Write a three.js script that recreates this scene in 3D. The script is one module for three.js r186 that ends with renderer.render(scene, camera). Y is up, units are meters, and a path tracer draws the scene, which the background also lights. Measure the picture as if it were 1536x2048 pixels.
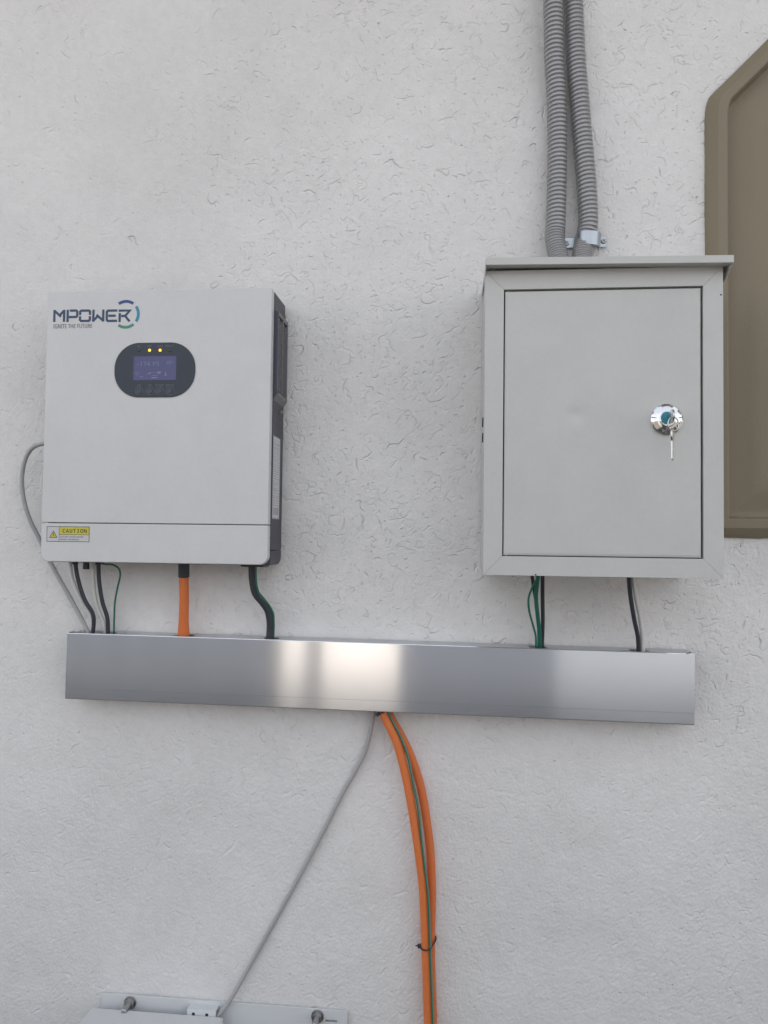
import * as THREE from 'three';
import { mergeGeometries, mergeVertices, toCreasedNormals } from 'three/addons/utils/BufferGeometryUtils.js';
import { RoundedBoxGeometry } from 'three/addons/geometries/RoundedBoxGeometry.js';
import { TextGeometry } from 'three/addons/geometries/TextGeometry.js';
import { FontLoader } from 'three/addons/loaders/FontLoader.js';
import { Brush, Evaluator, SUBTRACTION } from 'three-bvh-csg';
import { createNoise2D } from 'simplex-noise';

// ---------------------------------------------------------------- camera, sky, sun, exposure
const EYE = 1.5;                                   // eye height; all wall coordinates below are measured from it
const scene = new THREE.Scene();
const camera = new THREE.PerspectiveCamera(67.3, 768 / 1024, 0.02, 400);
camera.position.set(0, EYE, 1.16);
camera.rotation.order = 'YXZ';
camera.rotation.set(0.03455, 0.09819, 0.01235);

const renderer = new THREE.WebGLRenderer({ antialias: true });
renderer.toneMapping = THREE.LinearToneMapping;
renderer.toneMappingExposure = 1.92;
renderer.shadowMap.enabled = true;

{ // pale hazy daylight sky
  const W = 256, H = 128, d = new Float32Array(W * H * 4), K = 0.9;
  for (let j = 0; j < H; j++) {
    const el = Math.max(0, Math.sin(((j + 0.5) / H - 0.5) * Math.PI)), t = Math.pow(el, 0.6);
    for (let i = 0; i < W; i++) {
      const o = (j * W + i) * 4;
      d[o] = K * (0.935 - 0.49 * t); d[o + 1] = K * (0.955 - 0.47 * t); d[o + 2] = K * (0.985 - 0.43 * t); d[o + 3] = 1;
    }
  }
  const sky = new THREE.DataTexture(d, W, H, THREE.RGBAFormat, THREE.FloatType);
  sky.mapping = THREE.EquirectangularReflectionMapping; sky.magFilter = THREE.LinearFilter; sky.needsUpdate = true;
  scene.background = sky; scene.environment = sky;
}
const sun = new THREE.DirectionalLight(0xfff3e6, 4.0);   // stands high behind the house: the wall is in open shade
sun.position.set(-4.2, 9.4, -6.8); sun.target.position.set(0, 0, 1);
sun.castShadow = true; sun.shadow.radius = 2;
sun.shadow.mapSize.set(2048, 2048);
Object.assign(sun.shadow.camera, { left: -9, right: 9, top: 9, bottom: -9, near: 0.5, far: 40 });
scene.add(sun, sun.target);

// ---------------------------------------------------------------- helpers
let seed = 20240611;
const rnd = () => { seed = (seed + 0x6D2B79F5) | 0; let t = Math.imul(seed ^ (seed >>> 15), 1 | seed); t = (t + Math.imul(t ^ (t >>> 7), 61 | t)) ^ t; return ((t ^ (t >>> 14)) >>> 0) / 4294967296; };
const rr = (a, b) => a + (b - a) * rnd();
const noise = createNoise2D(rnd);
const taken = {};
const numbered = (n) => { const k = taken[n] = (taken[n] ?? -1) + 1; return k ? n + '_' + String(k).padStart(3, '0') : n; };
const V = (x, y, z) => new THREE.Vector3(x, y, z);
const lin = (r, g, b) => new THREE.Color().setRGB(r, g, b);
const mat = (c, o = {}) => new THREE.MeshStandardMaterial({ color: Array.isArray(c) ? lin(...c) : c, roughness: 0.6, ...o });
const phys = (c, o = {}) => new THREE.MeshPhysicalMaterial({ color: Array.isArray(c) ? lin(...c) : c, roughness: 0.6, ...o });
const shade = (m) => { m.castShadow = true; m.receiveShadow = true; return m; };
// a thing: a Group at its base; its parts are authored in wall coordinates (x right, y up from eye height, z out of the wall)
function thing(name, label, category, base, group) {
  const o = new THREE.Group(); o.name = numbered(name); o.userData = { label, category };
  if (group) o.userData.group = group;
  o.position.set(base[0], base[1] + EYE, base[2]); o.userData.base = undefined; delete o.userData.base;
  o.__b = base; scene.add(o); return o;
}
function part(name, geo, material, parent, label) {
  let r = parent; while (!r.__b) r = r.parent;
  if (Array.isArray(geo)) geo = merge(geo);
  geo.translate(-r.__b[0], -r.__b[1], -r.__b[2]);
  const m = shade(new THREE.Mesh(geo, material)); m.name = name; if (label) m.userData.label = label;
  parent.add(m); return m;
}
function solo(name, label, category, base, geo, material, group) {   // a thing that is one mesh
  if (Array.isArray(geo)) geo = merge(geo);
  geo.translate(-base[0], -base[1], -base[2]);
  const m = shade(new THREE.Mesh(geo, material)); m.name = numbered(name);
  m.position.set(base[0], base[1] + EYE, base[2]); m.userData = { label, category }; if (group) m.userData.group = group;
  scene.add(m); return m;
}
function merge(list) {
  const clean = list.map((g) => { g = g.index ? g.toNonIndexed() : g; for (const k of Object.keys(g.attributes)) if (!['position', 'normal', 'uv'].includes(k)) g.deleteAttribute(k); if (!g.attributes.uv) g.setAttribute('uv', new THREE.BufferAttribute(new Float32Array(g.attributes.position.count * 2), 2)); return g; });
  return mergeGeometries(clean);
}
const box = (x0, x1, y0, y1, z0, z1, r = 0) => {
  const g = r ? new RoundedBoxGeometry(x1 - x0, y1 - y0, z1 - z0, 2, r) : new THREE.BoxGeometry(x1 - x0, y1 - y0, z1 - z0);
  return g.translate((x0 + x1) / 2, (y0 + y1) / 2, (z0 + z1) / 2);
};
const cyl = (x, y, z, r0, r1, h, axis = 'z', n = 24) => {     // r0 at the start, r1 at the end
  const g = new THREE.CylinderGeometry(r1, r0, h, n);
  if (axis === 'z') g.rotateX(Math.PI / 2); if (axis === 'x') g.rotateZ(-Math.PI / 2);
  return g.translate(x, y, z);
};
function roundRect(x0, x1, y0, y1, r) {              // r: [bl, br, tr, tl]
  const s = new THREE.Shape(), [a, b, c, d] = Array.isArray(r) ? r : [r, r, r, r];
  s.moveTo(x0 + a, y0); s.lineTo(x1 - b, y0); s.absarc(x1 - b, y0 + b, b, -Math.PI / 2, 0);
  s.lineTo(x1, y1 - c); s.absarc(x1 - c, y1 - c, c, 0, Math.PI / 2);
  s.lineTo(x0 + d, y1); s.absarc(x0 + d, y1 - d, d, Math.PI / 2, Math.PI);
  s.lineTo(x0, y0 + a); s.absarc(x0 + a, y0 + a, a, Math.PI, Math.PI * 1.5);
  return s;
}
const poly = (pts) => new THREE.Shape(pts.map(([x, y]) => new THREE.Vector2(x, y)));
function slab(shape, z0, z1, bev = 0, seg = 2) {     // shape in x,y between z0 and z1, edges rounded by bev (outline kept)
  const g = new THREE.ExtrudeGeometry(shape, { depth: z1 - z0 - 2 * bev, bevelEnabled: bev > 0, bevelThickness: bev, bevelSize: bev, bevelOffset: -bev, bevelSegments: seg, curveSegments: 10 });
  return g.translate(0, 0, z0 + bev);
}
function tube(pts, r, n = 12, perM = 260) {
  const c = new THREE.CatmullRomCurve3(pts.map((p) => V(...p)), false, 'centripetal');
  const segs = Math.max(16, Math.round(c.getLength() * perM));
  const g = new THREE.TubeGeometry(c, segs, r, n, false);
  return g;
}
function stroke(pts, w, z) {                         // flat band along a polyline with mitred joints
  const n = pts.length, L = [], R = [];
  for (let i = 0; i < n; i++) {
    const p = new THREE.Vector2(...pts[i]), a = i ? p.clone().sub(new THREE.Vector2(...pts[i - 1])).normalize() : null, b = i < n - 1 ? new THREE.Vector2(...pts[i + 1]).sub(p).normalize() : null;
    const t = (a && b) ? a.clone().add(b).normalize() : (a ?? b), nn = new THREE.Vector2(-t.y, t.x), k = a && b ? 1 / Math.max(0.5, nn.dot(new THREE.Vector2(-a.y, a.x))) : 1;
    L.push(p.clone().addScaledVector(nn, w / 2 * k)); R.push(p.clone().addScaledVector(nn, -w / 2 * k));
  }
  return slab(poly([...R, ...L.reverse()].map((q) => [q.x, q.y])), z, z + 0.00025);
}
const font = await new FontLoader().loadAsync('fonts/droid/droid_sans_regular.typeface.json');
const fontBold = await new FontLoader().loadAsync('fonts/droid/droid_sans_bold.typeface.json');
function text(str, x, y, z, size, f = font, center = true, sx = 1) {
  const g = new TextGeometry(str, { font: f, size, depth: 0.0002, curveSegments: 3, bevelEnabled: false });
  g.computeBoundingBox(); const b = g.boundingBox; g.scale(sx, 1, 1);
  g.translate(x - (center ? (b.min.x + b.max.x) / 2 * sx : b.min.x * sx), y, z); return g;
}
const canvas = (w, h, draw, srgb = true) => {
  const c = document.createElement('canvas'); c.width = w; c.height = h; draw(c.getContext('2d'), w, h);
  const t = new THREE.CanvasTexture(c); if (srgb) t.colorSpace = THREE.SRGBColorSpace; return t;
};
function grain(n, size, fn, repeatM) {               // grey DataTexture
  const d = new Uint8Array(n * size * 4);
  for (let j = 0; j < size; j++) for (let i = 0; i < n; i++) { const v = Math.max(0, Math.min(255, fn(i, j))), o = (j * n + i) * 4; d[o] = d[o + 1] = d[o + 2] = v; d[o + 3] = 255; }
  const t = new THREE.DataTexture(d, n, size); t.magFilter = THREE.LinearFilter; t.wrapS = t.wrapT = THREE.RepeatWrapping; t.needsUpdate = true;
  if (repeatM) t.repeat.set(1 / repeatM, 1 / repeatM); return t;
}
const planarUV = (g, k = 1) => { const p = g.attributes.position, u = new Float32Array(p.count * 2); for (let i = 0; i < p.count; i++) { u[2 * i] = p.getX(i) * k; u[2 * i + 1] = p.getY(i) * k; } g.setAttribute('uv', new THREE.BufferAttribute(u, 2)); return g; };
function pnoise(n, cells) {                          // periodic smooth value noise on an n x n raster
  const g = Float32Array.from({ length: cells * cells }, () => rnd() * 2 - 1), out = new Float32Array(n * n), s = (t) => t * t * (3 - 2 * t);
  for (let j = 0; j < n; j++) for (let i = 0; i < n; i++) {
    const x = i / n * cells, y = j / n * cells, x0 = Math.floor(x), y0 = Math.floor(y), fx = s(x - x0), fy = s(y - y0), x1 = (x0 + 1) % cells, y1 = (y0 + 1) % cells;
    out[j * n + i] = (g[y0 * cells + x0] * (1 - fx) + g[y0 * cells + x1] * fx) * (1 - fy) + (g[y1 * cells + x0] * (1 - fx) + g[y1 * cells + x1] * fx) * fy;
  }
  return out;
}
const peelA = pnoise(512, 90), peelB = pnoise(512, 180), cloudA = pnoise(512, 6), cloudB = pnoise(512, 17);
const peel = grain(512, 512, (i, j) => 128 + 70 * peelA[j * 512 + i] + 45 * peelB[j * 512 + i], 0.16);
const smudge = grain(512, 512, (i, j) => 205 + 14 * cloudA[j * 512 + i] + 9 * cloudB[j * 512 + i], 0.5);

const tone = grain(512, 512, (i, j) => 243 + 4 * cloudA[j * 512 + i] + 4 * cloudB[j * 512 + i] + 3 * peelA[j * 512 + i], 0.4);   // faint unevenness of old paint

// ---------------------------------------------------------------- ground and what stands across the yard (mirrored in the metal)
{
  const conc = pnoise(512, 11), conc2 = pnoise(512, 60), d = new Uint8Array(512 * 512 * 4);
  for (let k = 0; k < 512 * 512; k++) { const v = 122 + 14 * conc[k] + 12 * conc2[k]; d[4 * k] = v; d[4 * k + 1] = v - 4; d[4 * k + 2] = v - 11; d[4 * k + 3] = 255; }
  const t = new THREE.DataTexture(d, 512, 512); t.colorSpace = THREE.SRGBColorSpace; t.magFilter = THREE.LinearFilter; t.wrapS = t.wrapT = THREE.RepeatWrapping; t.repeat.set(0.4, 0.4); t.needsUpdate = true;
  const g = new THREE.PlaneGeometry(240, 240).rotateX(-Math.PI / 2), p = g.attributes.position, u = g.attributes.uv;
  for (let i = 0; i < p.count; i++) u.setXY(i, p.getX(i), p.getZ(i));
  const m = shade(new THREE.Mesh(g, mat(0xffffff, { map: t, roughness: 0.9 }))); m.name = 'ground'; m.userData = { kind: 'structure' }; scene.add(m);
}
const FLOOR = -EYE;
{
  const w = thing('boundary_wall', 'white boundary wall across the yard, behind the camera', 'wall', [0, FLOOR, 7]);
  part('wall_body', box(-14, 14, FLOOR, FLOOR + 2.4, 7, 7.2), mat([0.80, 0.77, 0.755], { roughness: 0.9 }), w);
  part('coping', box(-14.02, 14.02, FLOOR + 2.4, FLOOR + 2.47, 6.96, 7.24, 0.01), mat([0.5, 0.47, 0.43], { roughness: 0.9 }), w);
  const gate = thing('metal_gate', 'dark sheet metal gate in front of the boundary wall', 'gate', [-4.0, FLOOR, 6.86]);
  const gm = mat([0.115, 0.13, 0.165], { roughness: 0.55 });
  for (let i = 0; i < 10; i++) part('panel', box(-6.0 + i * 0.4, -5.61 + i * 0.4, FLOOR + 0.05, FLOOR + 2.3, 6.85, 6.88, 0.004), gm, gate);
  part('frame', [box(-6.05, -1.95, FLOOR + 2.3, FLOOR + 2.36, 6.83, 6.9), box(-6.05, -6.0, FLOOR + 0.02, FLOOR + 2.3, 6.83, 6.9), box(-2.0, -1.95, FLOOR + 0.02, FLOOR + 2.3, 6.83, 6.9)], gm, gate);
  part('handle', tube([[-2.15, FLOOR + 0.95, 6.85], [-2.15, FLOOR + 0.97, 6.79], [-2.15, FLOOR + 1.2, 6.79], [-2.15, FLOOR + 1.22, 6.85]], 0.012), mat([0.4, 0.4, 0.4], { metalness: 1, roughness: 0.4 }), gate);
  solo('drain_pipe', 'grey drain pipe standing against the boundary wall', 'pipe', [-1.55, FLOOR, 6.9], cyl(-1.55, FLOOR + 1.2, 6.9, 0.06, 0.06, 2.4, 'y', 20), mat([0.32, 0.32, 0.34]));
  const sh = thing('roller_shutter', 'grey slatted roller shutter in front of the boundary wall', 'shutter', [2.9, FLOOR, 6.87]);
  const sm = mat([0.34, 0.37, 0.42], { roughness: 0.5 });
  for (let i = 0; i < 21; i++) part('slat', box(1.05, 4.85, FLOOR + 0.04 + i * 0.1, FLOOR + 0.135 + i * 0.1, 6.85, 6.885, 0.008), sm, sh);
  part('frame', [box(0.98, 1.05, FLOOR, FLOOR + 2.2, 6.82, 6.92), box(4.85, 4.92, FLOOR, FLOOR + 2.2, 6.82, 6.92), box(0.98, 4.92, FLOOR + 2.2, FLOOR + 2.28, 6.82, 6.94)], sm, sh);
  const pp = thing('porch_parapet', 'low plastered porch parapet running behind the camera', 'parapet', [0, FLOOR, 1.9]);
  part('parapet_wall', box(-4, 4, FLOOR, FLOOR + 0.84, 1.82, 1.98), mat([0.34, 0.33, 0.32], { roughness: 0.9 }), pp);
  part('coping', box(-4.02, 4.02, FLOOR + 0.84, FLOOR + 0.9, 1.78, 2.02, 0.01), mat([0.34, 0.33, 0.32], { roughness: 0.9 }), pp);
  const g2 = thing('garage_door', 'slate grey panelled garage door in front of the boundary wall', 'garage door', [0.2, FLOOR, 6.87]);
  const dm = mat([0.125, 0.14, 0.18], { roughness: 0.6 });
  for (let i = 0; i < 5; i++) part('panel', box(-0.55, 0.93, FLOOR + 0.03 + i * 0.44, FLOOR + 0.46 + i * 0.44, 6.85, 6.885, 0.006), dm, g2);
  part('frame', [box(-0.60, -0.55, FLOOR, FLOOR + 2.25, 6.83, 6.93), box(0.93, 0.975, FLOOR, FLOOR + 2.25, 6.83, 6.93), box(-0.60, 0.975, FLOOR + 2.25, FLOOR + 2.32, 6.83, 6.94)], dm, g2);
}

// ---------------------------------------------------------------- the plastered house wall
const HW = 1536, HH = 2048, HX0 = -0.90, HY0 = -0.95, PX = 2.0 / HH;      // height raster, about 1 mm a texel
const height = new Float32Array(HW * HH);
{
  const carve = new Float32Array(HW * HH), lip = new Float32Array(HW * HH);
  const wrap = (i, n) => ((i % n) + n) % n;
  const dense = (x, y) => {                                  // where the trowel marks crowd
    const ss = (a, b, v) => { const t = Math.max(0, Math.min(1, (v - a) / (b - a))); return t * t * (3 - 2 * t); };
    let d = 0.30 + 0.22 * noise(x * 2.1 + 9, y * 2.1 - 4) + 0.18 * noise(x * 7, y * 7 + 20);
    d += 0.45 * ss(-0.5, -0.2, x) * ss(-0.3, -0.1, y) + 0.35 * ss(-0.40, -0.25, x) * ss(0.15, 0.0, x) * ss(-0.2, 0, y) * ss(0.62, 0.40, y);
    return Math.max(0.14, Math.min(1.2, d));
  };
  function dab(x, y, depth, sg, nx, ny, rise) {              // one touch of the tool
    const cx = (x - HX0) / PX, cy = (y - HY0) / PX, R = Math.ceil(Math.max(3 * sg, 0.006) / PX);
    for (let j = -R; j <= R; j++) for (let i = -R; i <= R; i++) {
      const tx = Math.round(cx) + i, ty = Math.round(cy) + j, dx = (tx - cx) * PX, dy = (ty - cy) * PX, d2 = dx * dx + dy * dy;
      const k = wrap(ty, HH) * HW + wrap(tx, HW), e = depth * Math.exp(-d2 / (sg * sg));
      if (e > carve[k]) carve[k] = e;
      const s = dx * nx + dy * ny;
      if (rise && s > 0) { const l = rise * Math.exp(-d2 / (0.0035 * 0.0035)) * Math.min(1, s / 0.0012); if (l > lip[k]) lip[k] = l; }
    }
  }
  for (let n = 0; n < 18000; n++) {
    let x = rr(HX0, HX0 + 1.5), y = rr(HY0, HY0 + 2); if (rnd() > dense(x, y)) continue;
    const soft = y < -0.3 || (x < -0.4 && rnd() < 0.7) ? 1 : 0;
    let a = rr(0, Math.PI * 2), da = rr(-0.10, 0.10); const len = Math.pow(rnd(), 4.2) * 0.042 + 0.0022, step = 0.0009;
    const depth = (soft ? rr(0.0004, 0.0016) : rr(0.0008, 0.0028)) * (rnd() < 0.12 ? 1.5 : 1), sg = soft ? rr(0.0008, 0.0015) : rr(0.0006, 0.0011), rise = rnd() < 0.6 ? rr(0.0001, 0.0005) : 0;
    const side = rnd() < 0.5 ? 1 : -1;
    for (let s = 0; s < len; s += step) {
      const f = Math.sin(Math.PI * Math.min(1, (s + step) / (len + step))) ** 0.5 * rr(0.55, 1);
      dab(x, y, depth * f, sg, -Math.sin(a) * side, Math.cos(a) * side, rise * f);
      x += Math.cos(a) * step; y += Math.sin(a) * step; a += da + rr(-0.42, 0.42); if (rnd() < 0.09) { da = rr(-0.12, 0.12); if (rnd() < 0.4) a += rr(-1.3, 1.3); }
    }
  }
  for (let n = 0; n < 9000; n++) {                           // blisters and pin holes, some of them open rings
    const x = rr(HX0, HX0 + 1.5), y = rr(HY0, HY0 + 2); if (rnd() > dense(x, y)) continue;
    const r = rr(0.0008, 0.0034);
    if (r < 0.0029) { dab(x, y, rr(0.0007, 0.0026) * (rnd() < 0.02 ? 2 : 1), rr(0.0006, 0.0011), 0, 1, 0); continue; }
    const a0 = rr(0, 6.28), span = rr(1.4, 4.2), dp = rr(0.0005, 0.0020), e = rr(0.6, 1.2);
    for (let t = 0; t < span; t += 0.0009 / r) { const q = r * (1 + 0.35 * noise(x * 900 + t, y * 900)); dab(x + q * Math.cos(a0 + t), y + q * e * Math.sin(a0 + t), dp * (0.6 + 0.4 * noise(t * 1.3, x * 500)), 0.0009, 0, 0, 0); }
  }
  for (let j = 0; j < HH; j++) for (let i = 0; i < HW; i++) {
    const x = HX0 + i * PX, y = HY0 + j * PX, k = j * HW + i, low = y < -0.2 ? 1.25 : 1;
    const calm = 0.55 + 0.45 * noise(x * 3 + 40, y * 3);
    height[k] = 0.0011 * noise(x * 7, y * 7) + 0.00022 * noise(x * 26 + 5, y * 26) + 0.00022 * low * calm * noise(x * 75, y * 75 + 3) + 0.00030 * low * noise(x * 170 + 8, y * 150) + 0.00017 * noise(x * 360, y * 360)
      - carve[k] + lip[k];
  }
}
let smooth = height;
for (let pass = 0; pass < 1; pass++) {                       // what the mesh itself can carry
  const a = new Float32Array(HW * HH), b = new Float32Array(HW * HH);
  for (let j = 0; j < HH; j++) for (let i = 0; i < HW; i++) a[j * HW + i] = (smooth[j * HW + (i + HW - 1) % HW] + smooth[j * HW + i] * 2 + smooth[j * HW + (i + 1) % HW]) / 4;
  for (let j = 0; j < HH; j++) for (let i = 0; i < HW; i++) b[j * HW + i] = (a[((j + HH - 1) % HH) * HW + i] + a[j * HW + i] * 2 + a[((j + 1) % HH) * HW + i]) / 4;
  smooth = b;
}
const sampleH = (x, y) => { const fx = (x - HX0) / PX, fy = (y - HY0) / PX, i = Math.floor(fx), j = Math.floor(fy), u = fx - i, v = fy - j, at = (p, q) => smooth[((q % HH) + HH) % HH * HW + ((p % HW) + HW) % HW]; return (at(i, j) * (1 - u) + at(i + 1, j) * u) * (1 - v) + (at(i, j + 1) * (1 - u) + at(i + 1, j + 1) * u) * v; };
{
  const tex = (f) => { const d = new Float32Array(HW * HH); for (let k = 0; k < d.length; k++) d[k] = f(k); const t = new THREE.DataTexture(d, HW, HH, THREE.RedFormat, THREE.FloatType); t.magFilter = THREE.LinearFilter; t.wrapS = t.wrapT = THREE.RepeatWrapping; t.needsUpdate = true; return t; };
  const fine = tex((k) => 0.5 + (height[k] - smooth[k]) * 1.5 / 0.004), full = tex((k) => 0.5 + height[k] / 0.006);
  // paint: nearly even white with faint roller patches and a few specks of grime
  const n = 512, d = new Uint8Array(n * n * 4), pa = pnoise(n, 5), pb = pnoise(n, 21), pc = pnoise(n, 128);
  for (let k = 0; k < n * n; k++) { const v = 226 + 3.5 * pa[k] + 2.5 * pb[k] + 2.5 * pc[k]; d[4 * k] = v; d[4 * k + 1] = v - 1; d[4 * k + 2] = v - 2; d[4 * k + 3] = 255; }
  const paint = new THREE.DataTexture(d, n, n); paint.colorSpace = THREE.SRGBColorSpace; paint.magFilter = THREE.LinearFilter; paint.wrapS = paint.wrapT = THREE.RepeatWrapping; paint.repeat.set(1.5, 2); paint.needsUpdate = true;
  const mFine = mat(0xffffff, { map: paint, roughness: 0.82, bumpMap: fine, bumpScale: 0.004 }), mFull = mat(0xffffff, { map: paint, roughness: 0.82, bumpMap: full, bumpScale: 0.006 });
  const X0 = -0.80, X1 = 0.52, Y0 = -0.82, Y1 = 0.92, S = 0.0016, nx = Math.round((X1 - X0) / S), ny = Math.round((Y1 - Y0) / S);
  const P = new Float32Array((nx + 1) * (ny + 1) * 3), U = new Float32Array((nx + 1) * (ny + 1) * 2), I = new Uint32Array(nx * ny * 6);
  for (let j = 0, k = 0; j <= ny; j++) for (let i = 0; i <= nx; i++, k++) {
    const x = X0 + i * S, y = Y0 + j * S, edge = Math.min(1, Math.min(i, nx - i, j, ny - j) / 12);
    P[3 * k] = x; P[3 * k + 1] = y; P[3 * k + 2] = x > 0.3605 && y > 0.012 && y < 0.783 && y - x < 0.6525 - 0.3605 - 0.006 ? -0.005 : sampleH(x, y) * edge; U[2 * k] = (x - HX0) / 1.5; U[2 * k + 1] = (y - HY0) / 2;
  }
  for (let j = 0, q = 0; j < ny; j++) for (let i = 0; i < nx; i++) { const a = j * (nx + 1) + i, b = a + 1, c = a + nx + 1, e = c + 1; I[q++] = a; I[q++] = b; I[q++] = e; I[q++] = a; I[q++] = e; I[q++] = c; }
  const g = new THREE.BufferGeometry(); g.setAttribute('position', new THREE.BufferAttribute(P, 3)); g.setAttribute('uv', new THREE.BufferAttribute(U, 2)); g.setIndex(new THREE.BufferAttribute(I, 1)); g.computeVertexNormals();
  const house = thing('house_wall', 'rough white trowelled plaster wall of the house behind all the equipment', 'wall', [0, FLOOR, 0]);
  part('plaster_face', g, mFine, house);
  const TOP = FLOOR + 3.1, L = -5, R = 5, ring = [box(L, X0, FLOOR, TOP, -0.2, 0), box(X1, R, FLOOR, TOP, -0.2, 0), box(X0, X1, FLOOR, Y0, -0.2, 0), box(X0, X1, Y1, TOP, -0.2, 0)];
  const rg = merge(ring), p = rg.attributes.position, u = rg.attributes.uv; for (let i = 0; i < p.count; i++) u.setXY(i, (p.getX(i) - HX0) / 1.5, (p.getY(i) - HY0) / 2);
  part('outer_plaster', rg, mFull, house);
  part('wall_core', box(X0, X1, Y0, Y1, -0.2, -0.006), mat([0.5, 0.48, 0.45], { roughness: 0.95 }), house);
  part('house_block', box(L, R, FLOOR, TOP, -5, -0.2), mat([0.7, 0.68, 0.64], { roughness: 0.9 }), house);
  part('roof_slab', box(L - 0.1, R + 0.1, TOP, TOP + 0.15, -5.1, 0.75), mat([0.6, 0.58, 0.55], { roughness: 0.9 }), house);
}

// ---------------------------------------------------------------- taupe moulded panel at the right
{
  const m = mat([0.252, 0.213, 0.150], { roughness: 0.7, bumpMap: peel, bumpScale: 0.0002 });
  const t = thing('moulded_wall_panel', 'taupe moulded plaster panel with a raised border, cut off by the right edge', 'wall panel', [0.6, 0.007, 0]);
  const X0 = 0.3555, X1 = 0.86, Y0 = 0.007, Y1 = 0.79, C = 0.137;      // border outline; the upper corners are cut
  const outline = (d) => { const k = d * Math.tan(Math.PI / 8); return [[X0 + d, Y0 + d], [X1 - d, Y0 + d], [X1 - d, Y1 - C - k], [X1 - C - k, Y1 - d], [X0 + C + k, Y1 - d], [X0 + d, Y1 - C - k]]; };
  const ringPts = (d, ragged) => {                        // 60 points a side, corners kept, the plaster edge slightly uneven
    const o = outline(d), out = [];
    o.forEach(([x, y], i) => { const [a, b] = o[(i + 1) % 6]; for (let k = 0; k < 60; k++) { const f = k / 60, px = x + (a - x) * f, py = y + (b - y) * f, w = ragged * (noise(px * 45, py * 45) + 0.6 * noise(px * 130, py * 130)); out.push([px + w, py + w * 0.7]); } });
    return out.map((q, i) => { if (q[1] < 0.3) return q; let sx = 0, sy = 0; for (let k = -3; k <= 3; k++) { const e = out[(i + k + 360) % 360]; sx += e[0]; sy += e[1]; } return [sx / 7, sy / 7]; });
  };
  const loft = (steps) => {                                // steps: [inset, z, raggedness]
    const P = [], I = [], N = 360; for (const [d, z, w] of steps) for (const [x, y] of ringPts(d, w)) P.push(x, y, z);
    for (let s = 0; s + 1 < steps.length; s++) for (let k = 0; k < N; k++) { const a = s * N + k, b = s * N + (k + 1) % N; I.push(a, b, b + N, a, b + N, a + N); }
    const g = new THREE.BufferGeometry(); g.setAttribute('position', new THREE.Float32BufferAttribute(P, 3)); g.setIndex(I);
    return planarUV(toCreasedNormals(g, 0.5));
  };
  part('border', loft([[0, -0.003, 0.0012], [0.0006, 0.004, 0.0012], [0.002, 0.0062, 0.0008], [0.013, 0.0165, 0.0002], [0.0145, 0.0178, 0], [0.026, 0.0190, 0], [0.0275, 0.0180, 0], [0.0285, 0.014, 0], [0.031, 0.001, 0]]), m, t);
  part('field', loft([[0.031, 0.001, 0], [0.036, 0.0006, 0], [0.043, 0.0018, 0], [0.060, 0.0090, 0], [0.075, 0.0135, 0], [0.10, 0.0150, 0], [0.2, 0.0154, 0], [0.2525, 0.0155, 0]]), m, t);
}

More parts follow.
